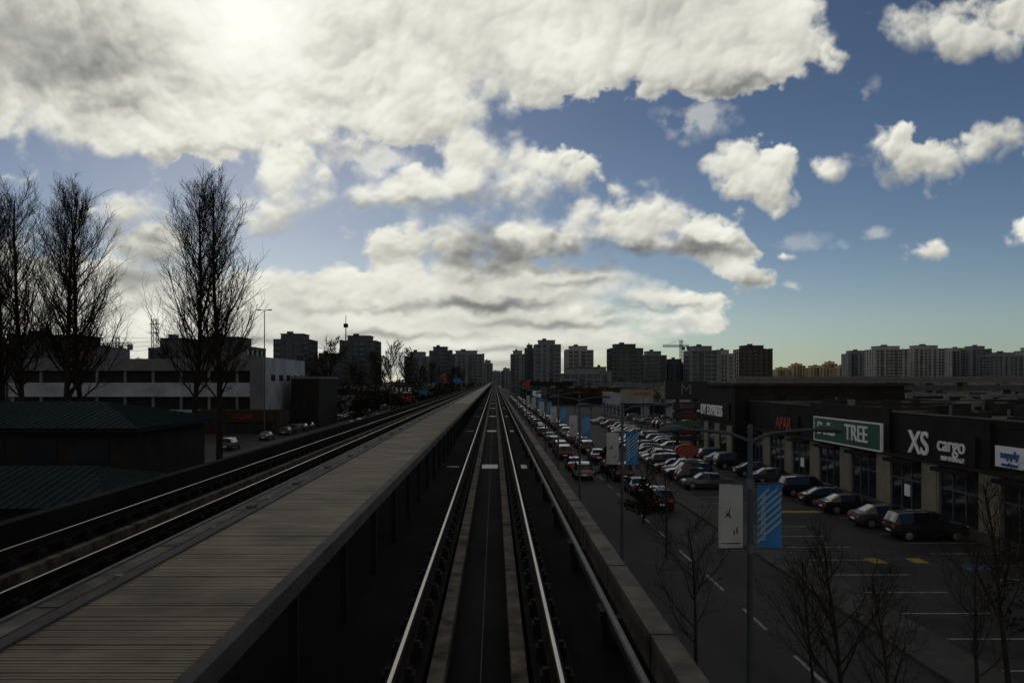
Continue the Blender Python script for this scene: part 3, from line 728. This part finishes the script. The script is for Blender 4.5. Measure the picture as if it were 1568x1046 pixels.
def hip(b,x0,x1,y0,y1,ze,zr_,inset,k,rib=.6):
    ym=(y0+y1)/2; A=(x0,y0,ze);B=(x1,y0,ze);C=(x1,y1,ze);Dd=(x0,y1,ze);E=(x0+inset,ym,zr_);Fv=(x1-inset,ym,zr_)
    b.face([A,B,Fv,E],k);b.face([B,C,Fv],k);b.face([C,Dd,E,Fv],k);b.face([Dd,A,E],k)
    x=x0+rib
    while x<x1:
        t=1.0
        if x<x0+inset: t=(x-x0)/inset
        if x>x1-inset: t=(x1-x)/inset
        b.tube([(x,y0,ze+.03),(x,y0+(ym-y0)*t,ze+(zr_-ze)*t+.03)],[.035,.035],4,k); x+=rib
    y=y0+rib
    while y<y1:
        t=1-abs(y-ym)/(ym-y0)
        b.tube([(x1,y,ze+.03),(x1-inset*t,y,ze+(zr_-ze)*t+.03)],[.035,.035],4,k); y+=rib
b=MB()
b.box(-62,-28,61,77,0,6.3,'dark_wall'); b.box(-62.8,-26.9,60.0,78,6.1,6.42,'steel_dark'); hip(b,-63,-26.8,59.8,78.2,6.43,8.2,7,'teal_roof')
for i in range(8): b.box(-60+i*4,-57.5+i*4,60.93,60.997,3.6,5.4,'glass')
b.box(-62,-23,48,60.5,0,2.6,'dark_wall'); hip(b,-63,-22,46,60.9,2.62,4.3,5,'teal_roof')
b.build('teal_roofed_building')
def board(px,py,w,h,D,k,name,post=True,txt=None,tk='sign_white'):
    x=X(px,D); z=Z(py,D); b=MB(); b.box(x-w/2,x+w/2,D,D+.25,z-h/2,z+h/2,k)
    b.box(x-w/2-.08,x+w/2+.08,D+.02,D+.22,z+h/2,z+h/2+.1,'steel_dark')
    if post: b.tube([(x,D+.12,0),(x,D+.12,z-h/2)],[.12,.1],6,'steel_dark')
    o=b.build(name)
    if txt: text(txt,h*.6,(x,D-.06,z-.05),R_S,tk,parent=o)
board(618,598,4.5,3.4,210,'sign_dark','billboard',True,'SALE','sign_white'); board(624,610,3.4,1.4,209.6,'sign_red','shop_sign')
board(648,602,2.6,1.8,240,'sign_blue','shop_sign')
board(805,590,2.6,2.2,260,'sign_red','shop_sign'); board(700,583,3,2,330,'sign_blue','shop_sign')
board(822,603,2,1.6,190,'sign_white','shop_sign')
board(985,603,12,2,208,'cream','shop_sign',True,'MARKET','sign_red')
b=MB(); D=230; xs=X(680,D); zz=Z(578,D)
b.tube([(xs,D,0),(xs,D,zz-1.6)],[.2,.15],8,'steel_dark')
pts=[];rs=[]
for i in range(15):
    t=i/14; pts.append((xs+.9*math.sin(t*9)*(1-t*.3),D+.3*math.cos(t*9),zz-1.7+3.4*t)); rs.append(.35*(1-.6*t)+.1)
b.tube(pts,rs,8,'sign_red',cap=True); b.tube([(xs-.8,D,zz+.3),(xs+.3,D,zz+.6),(xs+.9,D,zz-.4)],[.1,.3,.1],6,'paint_yellow')
b.build('dragon_sculpture',smooth=60)
def lattice(b,p0,p1,w,n,k='galv',r=.12):
    p0=Vector(p0);p1=Vector(p1); d=(p1-p0).normalized(); a=d.orthogonal().normalized(); c=d.cross(a)
    cs=[a*w+c*w,a*w-c*w,-a*w-c*w,-a*w+c*w]
    for q in cs: b.tube([p0+q,p1+q],[r,r],4,k)
    for i in range(n):
        m=p0.lerp(p1,i/n); m2=p0.lerp(p1,(i+1)/n)
        for q in range(4): b.tube([m+cs[q],m2+cs[(q+1)%4]],[r*.7,r*.7],3,k)
def crane(px,top,D,jib=30):
    b=MB(); x=X(px,D); zt=Z(top,D)
    lattice(b,(x,D,0),(x,D,zt-1),.8,16,'steel_dark',.16); 
    lattice(b,(x-jib*.35,D,zt-5),(x+jib*.8,D,zt-5),.6,16,'steel_dark',.14)
    b.tube([(x-jib*.3,D,zt-4.5),(x,D,zt),(x+jib*.6,D,zt-4.4)],[.1,.1,.1],4,'steel_dark')
    b.box(min(x-jib*.35,x-jib*.25),max(x-jib*.35,x-jib*.25),D-1,D+1,zt-8,zt-5,'grey_wall'); b.box(x+.8,x+2.6,D-1,D+1,zt-8,zt-5.6,'grey_wall')
    b.build('tower_crane')
crane(1043,519,560,-16); crane(180,513,420,-22)
b=MB(); D=300; lattice(b,(X(237,D),D,0),(X(237,D),D,Z(488,D)),.9,14,'steel_dark',.13)
for z in (Z(497,D),Z(510,D)): b.box(X(233,D)-1,X(241,D)+1,D-.1,D+.1,z,z+.3,'steel_dark')
b.build('transmission_pylon')
b=MB(); D=500; x=X(525,D); b.tube([(x,D+10,30),(x,D+10,Z(480,D))],[.5,.15],6,'steel_dark'); b.box(x-1.3,x+1.3,D+9,D+11,Z(500,D),Z(494,D),'steel_dark'); b.build('antenna_mast')
b=MB()
for k in range(4):
    pts=[]
    for i in range(13):
        t=i/12; pts.append((X(-40,150)+t*(X(237,300)-X(-40,150)),150+150*t,Z(484+k*9,200)+0-3*math.sin(math.pi*t)))
    b.tube(pts,[.05]*13,3,'steel_dark')
b.build('power_lines')

sun=bpy.data.lights.new('sun','SUN'); sun.energy=2.0; sun.angle=math.radians(3); sun.color=(1,.95,.86)
so=bpy.data.objects.new('sun',sun); S.collection.objects.link(so)
so.rotation_euler=(-sd).to_track_quat('-Z','Y').to_euler()

cam=bpy.data.cameras.new('camera'); co=bpy.data.objects.new('camera',cam); S.collection.objects.link(co); S.camera=co
co.location=(0,0,ZC); co.rotation_euler=(math.pi/2,0,0)
cam.sensor_width=36; cam.lens=36*F/1568; cam.shift_x=27/1568; cam.shift_y=60/1568
cam.clip_start=.1; cam.clip_end=12000
